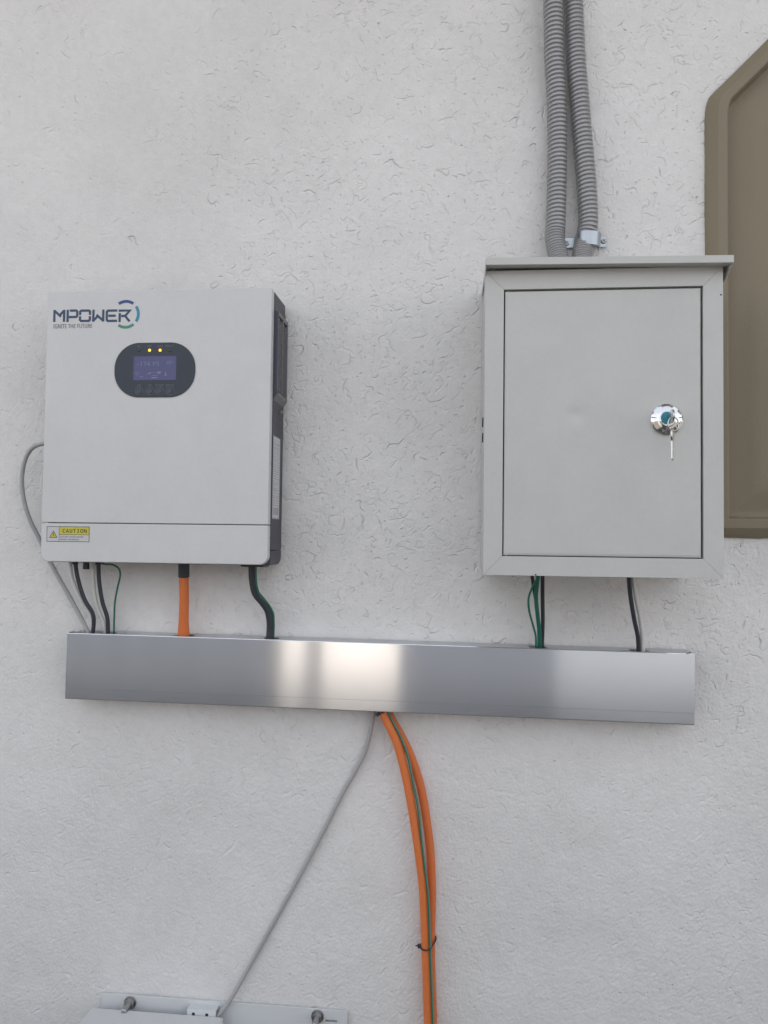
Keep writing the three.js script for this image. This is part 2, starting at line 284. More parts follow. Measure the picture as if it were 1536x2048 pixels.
// ---------------------------------------------------------------- solar inverter
{
  const FZ = 0.088, X0 = -0.6095, X1 = -0.271, Y0 = -0.0395, Y1 = 0.359;
  const inv = thing('solar_inverter', 'white wall-mounted solar inverter with black oval display and blue lettering', 'inverter', [-0.44, Y0, 0.006]);
  const white = mat([0.68, 0.68, 0.685], { map: tone, roughness: 0.42, bumpMap: peel, bumpScale: 0.00006, roughnessMap: smudge });
  const grey = mat([0.075, 0.075, 0.09], { roughness: 0.5, bumpMap: peel, bumpScale: 0.00012 });
  const dark = mat([0.03, 0.033, 0.04], { roughness: 0.5 });
  const steel = mat([0.5, 0.5, 0.5], { metalness: 1, roughness: 0.35 });
  const ink = mat([0.045, 0.075, 0.14], { roughness: 0.5 });
  const seamY = 0.0172;
  const upper = part('upper_cover', planarUV(slab(roundRect(X0, X1, seamY + 0.0005, Y1, [0.0008, 0.0008, 0.003, 0.003]), FZ - 0.014, FZ, 0.0014, 3)), white, inv);
  const lower = part('lower_cover', planarUV(slab(roundRect(X0, X1, Y0, seamY - 0.0005, [0.0125, 0.0125, 0.0008, 0.0008]), FZ - 0.014, FZ, 0.0014, 3)), white, inv);
  part('gasket', slab(roundRect(X0 + 0.003, X1 - 0.002, Y0 + 0.003, Y1 - 0.002, 0.01), FZ - 0.018, FZ - 0.0135), dark, inv);
  const SX = X1 + 0.0004, ga = 0.1985, gb = 0.334, zb = 0.0695;
  const shell = new Brush(planarUV(slab(roundRect(X0 + 0.002, SX, -0.0188, Y1 - 0.001, [0.001, 0.001, 0.003, 0.003]), 0.006, FZ - 0.0165, 0.001)), grey), pocket = new Brush(box(SX - 0.03, SX + 0.01, ga + 0.011, gb - 0.009, 0.0098, 0.0668), grey);
  shell.updateMatrixWorld(); pocket.updateMatrixWorld();
  const ev = new Evaluator(); ev.attributes = ['position', 'normal', 'uv']; ev.useGroups = false;
  const body = part('body', ev.evaluate(shell, pocket, SUBTRACTION).geometry, grey, inv);   // the fan opening is a real pocket
  { // lower end cap: its back corner is rounded off
    const s = new THREE.Shape(); s.moveTo(0.006, -0.0195); s.lineTo(0.006, -0.027); s.quadraticCurveTo(0.007, -0.038, 0.022, -0.040); s.lineTo(FZ - 0.0165, -0.0405); s.lineTo(FZ - 0.0165, -0.0195);
    const g = new THREE.ExtrudeGeometry(s, { depth: X1 - X0 - 0.004, bevelEnabled: true, bevelThickness: 0.001, bevelSize: 0.001, bevelOffset: -0.001, bevelSegments: 2 });
    g.rotateY(-Math.PI / 2).translate(X1 - 0.0006, 0, 0); part('end_cap', g, grey, inv);
  }
  // fan housing with slanted slots on the right flank
  const grille = mat([0.21, 0.21, 0.225], { roughness: 0.5 });
  const fan = part('fan_housing', (() => {
    const s = poly([[SX - 0.001, ga - 0.001], [SX + 0.0052, ga + 0.009], [SX + 0.0052, gb - 0.004], [SX - 0.001, gb]]);
    const parts = [];
    const add = (z0, z1) => { const g = new THREE.ExtrudeGeometry(s, { depth: z1 - z0, bevelEnabled: false }); parts.push(g.translate(0, 0, z0)); };
    add(0.0075, 0.0105); add(0.0375, 0.0400); add(0.0670, zb);
    const cap = (y0, y1) => poly(y0 < 0.25 ? [[SX - 0.001, ga - 0.001], [SX + 0.0052, ga + 0.009], [SX + 0.0052, y1], [SX - 0.001, y1]] : [[SX - 0.001, y0], [SX + 0.0052, y0], [SX + 0.0052, gb - 0.004], [SX - 0.001, gb]]);
    for (const [y0, y1] of [[ga, ga + 0.0125], [gb - 0.010, gb]]) parts.push(new THREE.ExtrudeGeometry(cap(y0, y1), { depth: zb - 0.0075, bevelEnabled: false }).translate(0, 0, 0.0076));
    return parts;
  })(), grille, inv);
  { // slats between the slots: too thin to pick apart
    const list = [], bar = (z0, z1, y) => { const g = new THREE.BoxGeometry(0.0004, 0.0021, Math.hypot(z1 - z0, 0.008)); g.rotateX(-Math.atan2(0.008, z1 - z0)); return g.translate(SX + 0.0044, y, (z0 + z1) / 2); };
    for (let k = 0; k < 21; k++) { const y = ga + 0.0150 + k * 0.0051; list.push(bar(0.0105, 0.0375, y), bar(0.0400, 0.0670, y + 0.0012)); }
    const sl = part('slats', list, grille, fan); sl.userData.kind = 'stuff';
  }
  part('front_plate', new THREE.ExtrudeGeometry(poly([[SX - 0.0005, ga + 0.0035], [SX + 0.0050, ga + 0.0105], [SX + 0.0050, gb - 0.0055], [SX - 0.0005, gb - 0.002]]), { depth: 0.0006, bevelEnabled: false }).translate(0, 0, zb + 0.0001), mat([0.055, 0.072, 0.105], { roughness: 0.4 }), fan, 'dark blue front plate of the fan housing');
  { const b = part('bolt', [cyl(SX + 0.0012, 0.188, 0.030, 0.0036, 0.0036, 0.0024, 'x', 6), cyl(SX + 0.003, 0.188, 0.030, 0.0018, 0.0018, 0.003, 'x', 12)], steel, inv); b.userData.label = 'small steel bolt under the fan housing'; }
  for (const y of [0.277, 0.106, 0.0]) part('screw', cyl(X1 + 0.0002, y, FZ - 0.0075, 0.0026, 0.0022, 0.0012, 'x', 14), mat([0.6, 0.6, 0.6], { roughness: 0.45 }), inv);
  { // rating label on the flank
    const tx = canvas(256, 1024, (c, w, h) => {
      c.fillStyle = '#d3d3d6'; c.fillRect(0, 0, w, h); c.strokeStyle = '#55555c'; c.lineWidth = 5; c.strokeRect(8, 8, w - 16, h - 16);
      c.fillStyle = '#8d8d94'; let y = 44; while (y < h - 190) { c.fillRect(24, y, 60 + 70 * rnd(), 6); c.fillRect(150, y, 30 + 60 * rnd(), 6); if (rnd() < 0.25) c.fillRect(14, y + 16, w - 28, 3); y += 30; }
      c.fillRect(8, h - 170, w - 16, 4); for (let x = 30; x < w - 40; x += 4 + 8 * rnd()) c.fillRect(x, h - 140, 2 + 4 * rnd(), 90);
    });
    const g = new THREE.PlaneGeometry(0.044, 0.121).rotateY(Math.PI / 2).translate(X1 + 0.0009, 0.0875, 0.0475); part('rating_label', g, mat(0xffffff, { map: tx, roughness: 0.5 }), inv, 'white printed rating label');
  }
  // lettering and arcs
  const k = 0.0183 / 25, LZ = FZ + 0.0001, y0 = 0.3135, w = 0.0034;
  const glyphs = {
    M: [[[2, 0], [2, 24.5]], [[2.6, 22.5], [15.5, 10.5]], [[22, 0], [22, 24.5]], [[21.5, 22.5], [13.2, 14]]],
    P: [[[2.5, 0], [2.5, 25]], [[6.8, 23], [20, 23], [22, 21], [22, 12], [20, 10], [4.8, 10]]],
    O: [[[2, 14.2], [2, 21], [4, 23], [20, 23], [22, 21], [22, 14.2]], [[2, 11.6], [2, 4.2], [4, 2.2], [20, 2.2], [22, 4.2], [22, 11.6]]],
    W: [[[2, 25], [2, 0.8]], [[2.4, 3], [10.5, 11.5]], [[22, 25], [22, 0.8]], [[21.5, 3], [8.5, 14.5]]],
    E: [[[23, 23], [4, 23], [2, 21], [2, 4.2], [4, 2.2], [23, 2.2]], [[5.2, 12.6], [20, 12.6]]],
    R: [[[2.3, 0], [2.3, 18]], [[0, 23], [22.5, 23], [13.2, 12.2], [22.5, 1]], [[5.5, 12.2], [13, 12.2]]],
  };
  const starts = [-0.5997, -0.5796, -0.5600, -0.5396, -0.5190, -0.4996];
  'MPOWER'.split('').forEach((ch, i) => part('letter', glyphs[ch].map((s, q) => stroke(s.map(([x, y]) => [starts[i] + x * k * 1.03, y0 - i * 0.00032 + y * k]), w, LZ + q * 0.00004)), ink, upper));
  part('tagline', text('IGNITE THE FUTURE', -0.5995, 0.3040, LZ, 0.0061, font, false, 0.80), mat([0.10, 0.105, 0.12], { roughness: 0.5 }), upper);
  const arc = (a, b, c) => { const s = new THREE.Shape(), q = Math.PI / 180; s.absarc(-0.4887, 0.3232, 0.0212, a * q, b * q, false); s.absarc(-0.4887, 0.3232, 0.0170, b * q, a * q, true); part('logo_arc', slab(s, LZ, LZ + 0.00025), mat(c, { roughness: 0.5 }), upper); };
  arc(55, 125, [0.04, 0.085, 0.24]); arc(-34, 36, [0.035, 0.27, 0.40]); arc(236, 309, [0.08, 0.29, 0.19]);
  // display
  const cx = -0.4427, cy = 0.2407, disp = part('display_panel', slab(roundRect(cx - 0.0607, cx + 0.0607, cy - 0.0400, cy + 0.0400, 0.0375), FZ, FZ + 0.0014, 0.0004), phys([0.024, 0.034, 0.052], { roughness: 0.32 }), inv, 'black oval display panel');
  const DZ = FZ + 0.00145;
  const screenTex = canvas(512, 288, (c, W, H) => {
    c.fillStyle = '#5d5f92'; c.fillRect(0, 0, W, H); c.fillStyle = '#56588a'; c.fillRect(0, 0, 22, H); c.fillRect(0, 0, W, 12);
    c.fillStyle = '#8c8fbb'; c.strokeStyle = '#8387b2'; c.lineWidth = 6; c.font = '72px monospace';
    c.fillText('-174', 30, 118); c.fillText('P5', 228, 118); c.font = '56px monospace'; c.fillText('40', 390, 100); c.font = '28px sans-serif'; c.fillText('o', 462, 74); c.font = '20px monospace'; c.fillText('%', 424, 128);
    c.beginPath(); c.arc(46, 204, 18, 0, 6.3); c.stroke(); c.fillText('~', 40, 210); c.fillStyle = '#777aa8'; c.fillRect(84, 236, 34, 22); c.fillStyle = '#8c8fbb';
    c.beginPath(); c.moveTo(160, 214); c.lineTo(212, 190); c.lineTo(212, 214); c.fill(); c.beginPath(); c.moveTo(284, 186); c.lineTo(338, 186); c.lineTo(322, 212); c.lineTo(290, 212); c.fill(); c.fillRect(218, 196, 60, 3);
    c.fillRect(226, 228, 62, 6); c.fillRect(218, 252, 70, 14); c.fillRect(382, 190, 10, 34); c.beginPath(); c.arc(387, 230, 11, 0, 6.3); c.fill();
  });
  { const g = new THREE.PlaneGeometry(0.0645, 0.0352).translate(-0.4424, 0.2432, DZ + 0.0002); const sc = part('screen', g, mat([0.25, 0.25, 0.25], { map: screenTex, roughness: 0.25, emissive: 0xffffff, emissiveMap: screenTex, emissiveIntensity: 0.17 }), disp, 'backlit violet screen'); sc.castShadow = false; }
  const lit = mat([0.8, 0.35, 0.02], { emissive: lin(1, 0.40, 0.03), emissiveIntensity: 1.3, roughness: 0.3 }), unlit = mat([0.06, 0.07, 0.075], { roughness: 0.3 });
  [-0.4667, -0.4508, -0.4350, -0.4208].forEach((x, i) => part('indicator_lamp', new THREE.SphereGeometry(0.0021, 14, 8).scale(1, 1, 0.6).translate(x, 0.2696 - i * 0.0002, DZ), i === 1 || i === 2 ? lit : unlit, disp, i === 1 || i === 2 ? 'glowing amber indicator lamp' : undefined));
  const print = mat([0.17, 0.18, 0.21], { roughness: 0.6 });
  ['AC', 'INV', 'CHG', 'FAULT'].forEach((s, i) => part('lamp_caption', text(s, [-0.4669, -0.4508, -0.4350, -0.4208][i], 0.2738, DZ, 0.0030), print, disp));
  ['ESC', 'UP', 'DOWN', 'ENTER'].forEach((s, i) => part('button_caption', text(s, [-0.4647, -0.4491, -0.4346, -0.4190][i], 0.2166, DZ, 0.0030), print, disp));
  [-0.4653, -0.4491, -0.4346, -0.4192].forEach((x) => { const b = part('button', cyl(x, 0.2098, DZ + 0.0004, 0.0046, 0.0042, 0.0012, 'z', 24), phys([0.05, 0.06, 0.08], { roughness: 0.3 }), disp); part('button_rim', new THREE.TorusGeometry(0.0056, 0.0005, 6, 28).translate(x, 0.2098, DZ), mat([0.15, 0.16, 0.19], { roughness: 0.35 }), b); });
  { // caution label
    const tx = canvas(1024, 352, (c, W, H) => {
      c.fillStyle = '#c9c9cc'; c.fillRect(0, 0, W, H); c.strokeStyle = '#3c3c40'; c.lineWidth = 12; c.strokeRect(6, 6, W - 12, H - 12);
      c.fillStyle = '#c9c04a'; c.fillRect(306, 12, W - 318, 170); c.fillStyle = '#3c3c40'; c.fillRect(296, 8, 10, H - 16); c.fillRect(300, 182, W - 306, 10);
      c.fillStyle = '#3a3a26'; c.font = 'bold 118px sans-serif'; c.textBaseline = 'middle'; 'CAUTION'.split('').forEach((s, i) => { c.textAlign = 'center'; c.fillText(s, 410 + i * 86, 102); });
      c.fillStyle = '#55555a'; c.font = 'bold 46px sans-serif'; c.textAlign = 'left'; c.fillText('ELECTRIC SHOCK HAZARD', 322, 238, 660); c.fillText('ENERGY HAZARDOUS', 322, 298, 530);
      c.beginPath(); c.moveTo(160, 108); c.lineTo(72, 256); c.lineTo(248, 256); c.closePath(); c.fillStyle = '#c9c04a'; c.fill(); c.lineWidth = 14; c.lineJoin = 'round'; c.strokeStyle = '#3c3c40'; c.stroke();
      c.fillStyle = '#3c3c30'; c.beginPath(); c.moveTo(166, 158); c.lineTo(142, 206); c.lineTo(160, 206); c.lineTo(152, 244); c.lineTo(180, 194); c.lineTo(162, 194); c.lineTo(176, 158); c.fill();
    });
    part('caution_label', new THREE.PlaneGeometry(0.0652, 0.0224).translate(-0.5682, 0.0008, FZ + 0.0003), mat(0xffffff, { map: tx, roughness: 0.45 }), lower, 'yellow and white caution label');
  }
  // connectors under the unit
  for (const [x, z, r, h] of [[-0.5585, 0.05, 0.005, 0.012], [-0.5785, 0.045, 0.0046, 0.005], [-0.5420, 0.045, 0.0046, 0.005]]) part('cable_gland', cyl(x, -0.0395 - h / 2, z, r, r * 0.85, h, 'y', 10), dark, inv);
  part('terminal_strip', box(-0.317, -0.283, -0.0435, -0.0402, 0.03, 0.064, 0.0008), dark, inv);
}

// ---------------------------------------------------------------- electrical cabinet
{
  const X0 = 0.0303, X1 = 0.326, Y0 = -0.0447, Y1 = 0.347, Z = 0.17, I0 = 0.0542, I1 = 0.3017, J0 = -0.0203, J1 = 0.3224;
  const cab = thing('electrical_cabinet', 'light grey metal electrical cabinet with a locked door under a rain hood', 'cabinet', [0.178, Y0, 0]);
  const paint = mat([0.58, 0.583, 0.565], { map: tone, roughness: 0.40, bumpMap: peel, bumpScale: 0.00008, roughnessMap: smudge }), dark = mat([0.03, 0.032, 0.035], { roughness: 0.8 });
  const body = part('body', planarUV(box(X0 + 0.0006, X1 - 0.0006, Y0 + 0.0006, Y1 - 0.0006, 0.003, 0.139, 0.002)), paint, cab);
  part('flank', [box(X0, X0 + 0.0014, Y0 + 0.001, Y1 - 0.001, 0.135, Z - 0.0016), box(X1 - 0.0014, X1, Y0 + 0.001, Y1 - 0.001, 0.135, Z - 0.0016), box(X0 + 0.0014, X1 - 0.0014, Y0, Y0 + 0.0014, 0.135, Z - 0.0016)], paint, body);
  const piece = (n, pts) => part(n, planarUV(slab(poly(pts), Z - 0.0016, Z, 0.00035, 2)), paint, cab), g = 0.00008;
  piece('frame_rail', [[X0 + g, Y0], [X1 - g, Y0], [I1 - g, J0], [I0 + g, J0]]);
  piece('frame_rail', [[X0 + g, Y1], [I0 + g, J1], [I1 - g, J1], [X1 - g, Y1]]);
  piece('frame_stile', [[X0, Y0 + g], [I0, J0 + g], [I0, J1 - g], [X0, Y1 - g]]);
  piece('frame_stile', [[X1, Y0 + g], [X1, Y1 - g], [I1, J1 - g], [I1, J0 + g]]);
  part('frame_return', [box(I0 - 0.0012, I0, J0, J1, 0.145, Z - 0.0017), box(I1, I1 + 0.0012, J0, J1, 0.145, Z - 0.0017), box(I0, I1, J1, J1 + 0.0012, 0.145, Z - 0.0017), box(I0, I1, J0 - 0.0012, J0, 0.145, Z - 0.0017)], paint, cab);
  part('gasket', [box(I0, I0 + 0.012, J0, J1, 0.1395, 0.149), box(I1 - 0.012, I1, J0, J1, 0.1395, 0.149), box(I0 + 0.012, I1 - 0.012, J1 - 0.012, J1, 0.1395, 0.149), box(I0 + 0.012, I1 - 0.012, J0, J0 + 0.012, 0.1395, 0.149)], dark, cab);
  // door: sheet steel with a shallow dent and a slight belly
  const d0 = 0.0559, d1 = 0.2990, e0 = -0.0190, e1 = 0.3199;
  const dg = new THREE.BoxGeometry(d1 - d0, e1 - e0, 0.016, 120, 168, 1).translate((d0 + d1) / 2, (e0 + e1) / 2, 0.1612), dp = dg.attributes.position;
  for (let i = 0; i < dp.count; i++) {
    let x = dp.getX(i), y = dp.getY(i), z = dp.getZ(i);
    if (z > 0.165) {
      const ex = Math.min(x - d0, d1 - x), ey = Math.min(y - e0, e1 - y), m = Math.min(ex, ey);
      z += -0.0020 * Math.exp(-((x - 0.1458) ** 2 + (y - 0.1597) ** 2) / (0.011 * 0.011)) + 0.0009 * Math.exp(-((x - 0.150) ** 2 + (y - 0.158) ** 2) / (0.024 * 0.024)) + 0.0003 * noise(x * 9, y * 9);
      if (m < 0.0001) z -= 0.0011;
      dp.setZ(i, z);
    }
  }
  dg.computeVertexNormals(); const door = part('door', planarUV(dg), paint, cab);
  for (const [x, y] of [[0.0595, 0.3208], [0.0595, -0.0196]]) part('hinge_pin', cyl(x, y, 0.1625, 0.0012, 0.0012, 0.004, 'y', 10), mat([0.55, 0.55, 0.52], { metalness: 1, roughness: 0.4 }), door);
  // vent slits on the left flank
  for (const y of [0.1594, 0.1384]) part('vent_slit', tube([[X0 - 0.0001, y + 0.0052, 0.118], [X0 - 0.0002, y, 0.113], [X0 - 0.0001, y - 0.0052, 0.106]], 0.0009, 6, 900), dark, body);
  for (const [x, y] of [[0.3233, 0.3105], [0.0965, -0.0434]]) part('paint_chip', cyl(x, y, Z + 0.0001, 0.0012, 0.0009, 0.0002, 'z', 7), dark, cab, 'dark chip in the grey paint');
  // rain hood, sitting slightly askew
  const hood = part('rain_hood', (() => {
    const tilt = (h) => h.applyMatrix4(new THREE.Matrix4().makeTranslation(0.03, 0.356, 0).multiply(new THREE.Matrix4().makeRotationZ(-0.0125)).multiply(new THREE.Matrix4().makeTranslation(-0.03, -0.356, 0)));
    const list = [], A = 0.0300, B = 0.3325, top = new THREE.Shape(); top.moveTo(0.002, 0.373); top.lineTo(0.1885, 0.3556); top.lineTo(0.1885, 0.3568); top.lineTo(0.002, 0.3742);
    list.push(new THREE.ExtrudeGeometry(top, { depth: B - A, bevelEnabled: false }).rotateY(-Math.PI / 2).translate(B, 0, 0));
    list.push(box(A, B, 0.3478, 0.3572, 0.1887, 0.1902, 0.0006)); list.push(box(A + 0.0012, B - 0.0012, -0.0006, 0.0006, -0.009, 0.009).rotateX(0.10).translate(0, 0.3496, 0.1796));
    const cheek = poly([[0.002, 0.3728], [0.1886, 0.3554], [0.1886, 0.3482], [0.150, 0.3315], [0.143, 0.334], [0.120, 0.352], [0.002, 0.368]]);
    for (const x of [A + 0.0011, B]) list.push(new THREE.ExtrudeGeometry(cheek, { depth: 0.0011, bevelEnabled: false }).rotateY(-Math.PI / 2).translate(x, 0, 0));
    return list.map(tilt);
  })(), paint, cab);
  // lock
  const chrome = mat([0.78, 0.78, 0.79], { metalness: 1, roughness: 0.07 }), lx = 0.2571, ly = 0.1535, lz = 0.1692;
  const prof = [[0.0001, 0.0085], [0.0092, 0.0085], [0.0098, 0.0080], [0.0102, 0.0062], [0.0125, 0.0058], [0.0180, 0.0042], [0.0196, 0.0026], [0.0199, 0.0010], [0.0199, 0]].map(([r, z]) => new THREE.Vector2(r, z));
  const lock = part('lock', toCreasedNormals(new THREE.LatheGeometry(prof, 64).rotateX(Math.PI / 2).translate(lx, ly, lz), 0.6), chrome, cab, 'round chrome lock with a turquoise core');
  part('lock_core', cyl(lx - 0.0012, ly + 0.0010, lz + 0.0092, 0.0079, 0.0077, 0.0014, 'z', 40), phys([0.03, 0.23, 0.30], { roughness: 0.3 }), lock, 'turquoise lock core');
  part('keyhole', box(lx - 0.0012, lx - 0.0004, ly - 0.003, ly + 0.0055, lz + 0.0098, lz + 0.0101), dark, lock);
  for (const a of [0.12, 3.02, 4.6]) part('lock_notch', box(0.0122, 0.0192, -0.0004, 0.0004, 0, 0.0055).rotateZ(a).translate(lx, ly, lz), mat([0.2, 0.2, 0.21], { metalness: 1, roughness: 0.4 }), lock);

  // keys in the lock
  const ks = thing('key_ring', 'small steel key ring hanging from the key in the cabinet lock', 'keys', [0.2560, 0.105, 0.195]);
  const nickel = mat([0.62, 0.61, 0.58], { metalness: 1, roughness: 0.22 });
  const bow = new THREE.Shape(); bow.absellipse(0, 0, 0.0095, 0.0082, 0, Math.PI * 2); const hole = new THREE.Path(); hole.absellipse(0.0055, 0, 0.002, 0.0035, 0, Math.PI * 2); bow.holes.push(hole);
  const edgeOn = (s, d) => new THREE.ExtrudeGeometry(s, { depth: d, bevelEnabled: true, bevelSize: 0.0002, bevelThickness: 0.0002, bevelSegments: 1, curveSegments: 16 }).translate(0, 0, -d / 2);
  part('key', [edgeOn(bow, 0.002).rotateY(-Math.PI / 2).translate(0.2566, 0.1535, 0.1962), box(0.2556, 0.2574, 0.1505, 0.1565, 0.178, 0.1895)], nickel, ks, 'key turned in the lock');
  part('ring', new THREE.TorusGeometry(0.0084, 0.0007, 8, 40).rotateY(0.5).translate(0.2572, 0.1435, 0.2005), nickel, ks);
  const blade = poly([[-0.0016, 0], [0.0018, 0], [0.0018, -0.005], [0.0010, -0.007], [0.0018, -0.009], [0.0007, -0.0115], [0.0016, -0.0135], [0.0006, -0.016], [0.0014, -0.0185], [0.0008, -0.022], [0, -0.0245], [-0.0016, -0.0225]]);
  const bow2 = new THREE.Shape(); bow2.absellipse(0, 0, 0.0050, 0.0080, 0, Math.PI * 2); const h2 = new THREE.Path(); h2.absellipse(0, 0.0045, 0.0026, 0.002, 0, Math.PI * 2); bow2.holes.push(h2);
  part('key', [edgeOn(bow2, 0.0018).rotateY(1.05).translate(0.2562, 0.1305, 0.2005), edgeOn(blade, 0.0016).rotateY(0.75).translate(0.2562, 0.1238, 0.2005)], nickel, ks, 'second key dangling from the ring');
}

// ---------------------------------------------------------------- aluminium cable trunking
{
  const ox = -0.589, oy = -0.1484, Lg = 0.916, H = 0.0985, D = 0.045, T = 0.0014;
  const n = 512, lines = new Float32Array(n); for (let i = 0; i < n; i++) lines[i] = rnd();
  const brush = grain(n, 256, (i, j) => 120 + 90 * (0.6 * lines[i] + 0.4 * lines[(i * 7) % n]) + 10 * peelB[(j * 512 + i) % (512 * 512)]);
  brush.repeat.set(4, 1.2);
  const alu = phys([0.80, 0.825, 0.85], { metalness: 1, roughness: 0.16, anisotropy: 0.92, bumpMap: brush, bumpScale: 0.000009, roughnessMap: smudge });
  const plain = mat([0.62, 0.63, 0.65], { metalness: 1, roughness: 0.42 });
  const tr = thing('cable_trunking', 'long brushed aluminium cable trunking fixed across the wall', 'cable trunking', [ox, oy - H, 0]);
  tr.rotation.z = -0.0072;
  const across = (s) => { // profile in (z, y) swept along x; u runs up the face, v along it
    const g = new THREE.ExtrudeGeometry(s, { depth: Lg, bevelEnabled: false }).rotateY(-Math.PI / 2).translate(ox + Lg, 0, 0), p = g.attributes.position, u = g.attributes.uv;
    for (let i = 0; i < p.count; i++) u.setXY(i, p.getY(i), p.getX(i)); return g;
  };
  const Y = (v) => oy + v;
  part('front_plate', across(poly([[D - T, Y(0)], [D - 0.0005, Y(0)], [D, Y(-0.0008)], [D, Y(-0.0818)], [D - 0.0004, Y(-0.0821)], [D - 0.0004, Y(-0.0826)], [D, Y(-0.0829)], [D, Y(-0.0850)], [D, Y(-H + 0.001)], [D - 0.0005, Y(-H)], [D - T - 0.0003, Y(-H)], [D - T, Y(-0.085)]])), alu, tr);
  { // top plate with the cut-outs for the cables
    const s = poly([[ox, 0.0015], [ox + Lg, 0.0015], [ox + Lg, D - T - 0.0001], [ox, D - T - 0.0001]]);
    for (const [a, b, z0, z1] of [[-0.5755, -0.516, 0.012, 0.036], [-0.4255, -0.3965, 0.012, 0.036], [-0.2915, -0.2665, 0.014, 0.034], [0.0995, 0.1265, 0.012, 0.037], [0.240, 0.2695, 0.015, 0.038]]) {
      const h = new THREE.Path(); h.moveTo(a, z0); h.lineTo(a + 0.002, z1); h.lineTo(b, z1 - 0.001); h.lineTo(b - 0.003, z0 + 0.001); h.closePath(); s.holes.push(h);
    }
    part('top_plate', new THREE.ExtrudeGeometry(s, { depth: T, bevelEnabled: false }).rotateX(Math.PI / 2).translate(0, oy - 0.0002, 0), plain, tr);
    const b = poly([[ox, 0.0015], [ox + Lg, 0.0015], [ox + Lg, D - T - 0.0015], [ox, D - T - 0.0015]]), h = new THREE.Path(); h.moveTo(-0.135, 0.004); h.lineTo(-0.135, 0.036); h.lineTo(-0.095, 0.036); h.lineTo(-0.095, 0.004); h.closePath(); b.holes.push(h);
    part('bottom_plate', new THREE.ExtrudeGeometry(b, { depth: T, bevelEnabled: false }).rotateX(Math.PI / 2).translate(0, oy - H + T + 0.0002, 0), plain, tr);
    part('back_plate', box(ox + 0.0005, ox + Lg - 0.0005, oy - H + 0.002, oy - 0.002, 0.0008, 0.002), plain, tr);
    const be = mat([0.2, 0.2, 0.21], { metalness: 1, roughness: 0.5 });
    part('bent_edge', box(-0.0015, 0.0125, -0.0006, 0.0006, -0.0006, 0.0006).rotateY(-2.2).translate(ox + Lg - 0.004, oy + 0.0006, 0.038), be, tr);
    part('bent_edge', box(0, 0.014, -0.0005, 0.0009, -0.0006, 0.0006).rotateY(0.9).translate(ox + 0.001, oy + 0.0004, 0.040), be, tr);
    for (const [a, b] of [[-0.5755, 0.012], [-0.516, -0.012], [-0.4255, 0.006], [0.240, 0.008]]) part('cut_flap', box(Math.min(a, a - b), Math.max(a, a - b), oy + 0.0006, oy + 0.0014, 0.026, 0.034).rotateZ(0), plain, tr);
  }
}

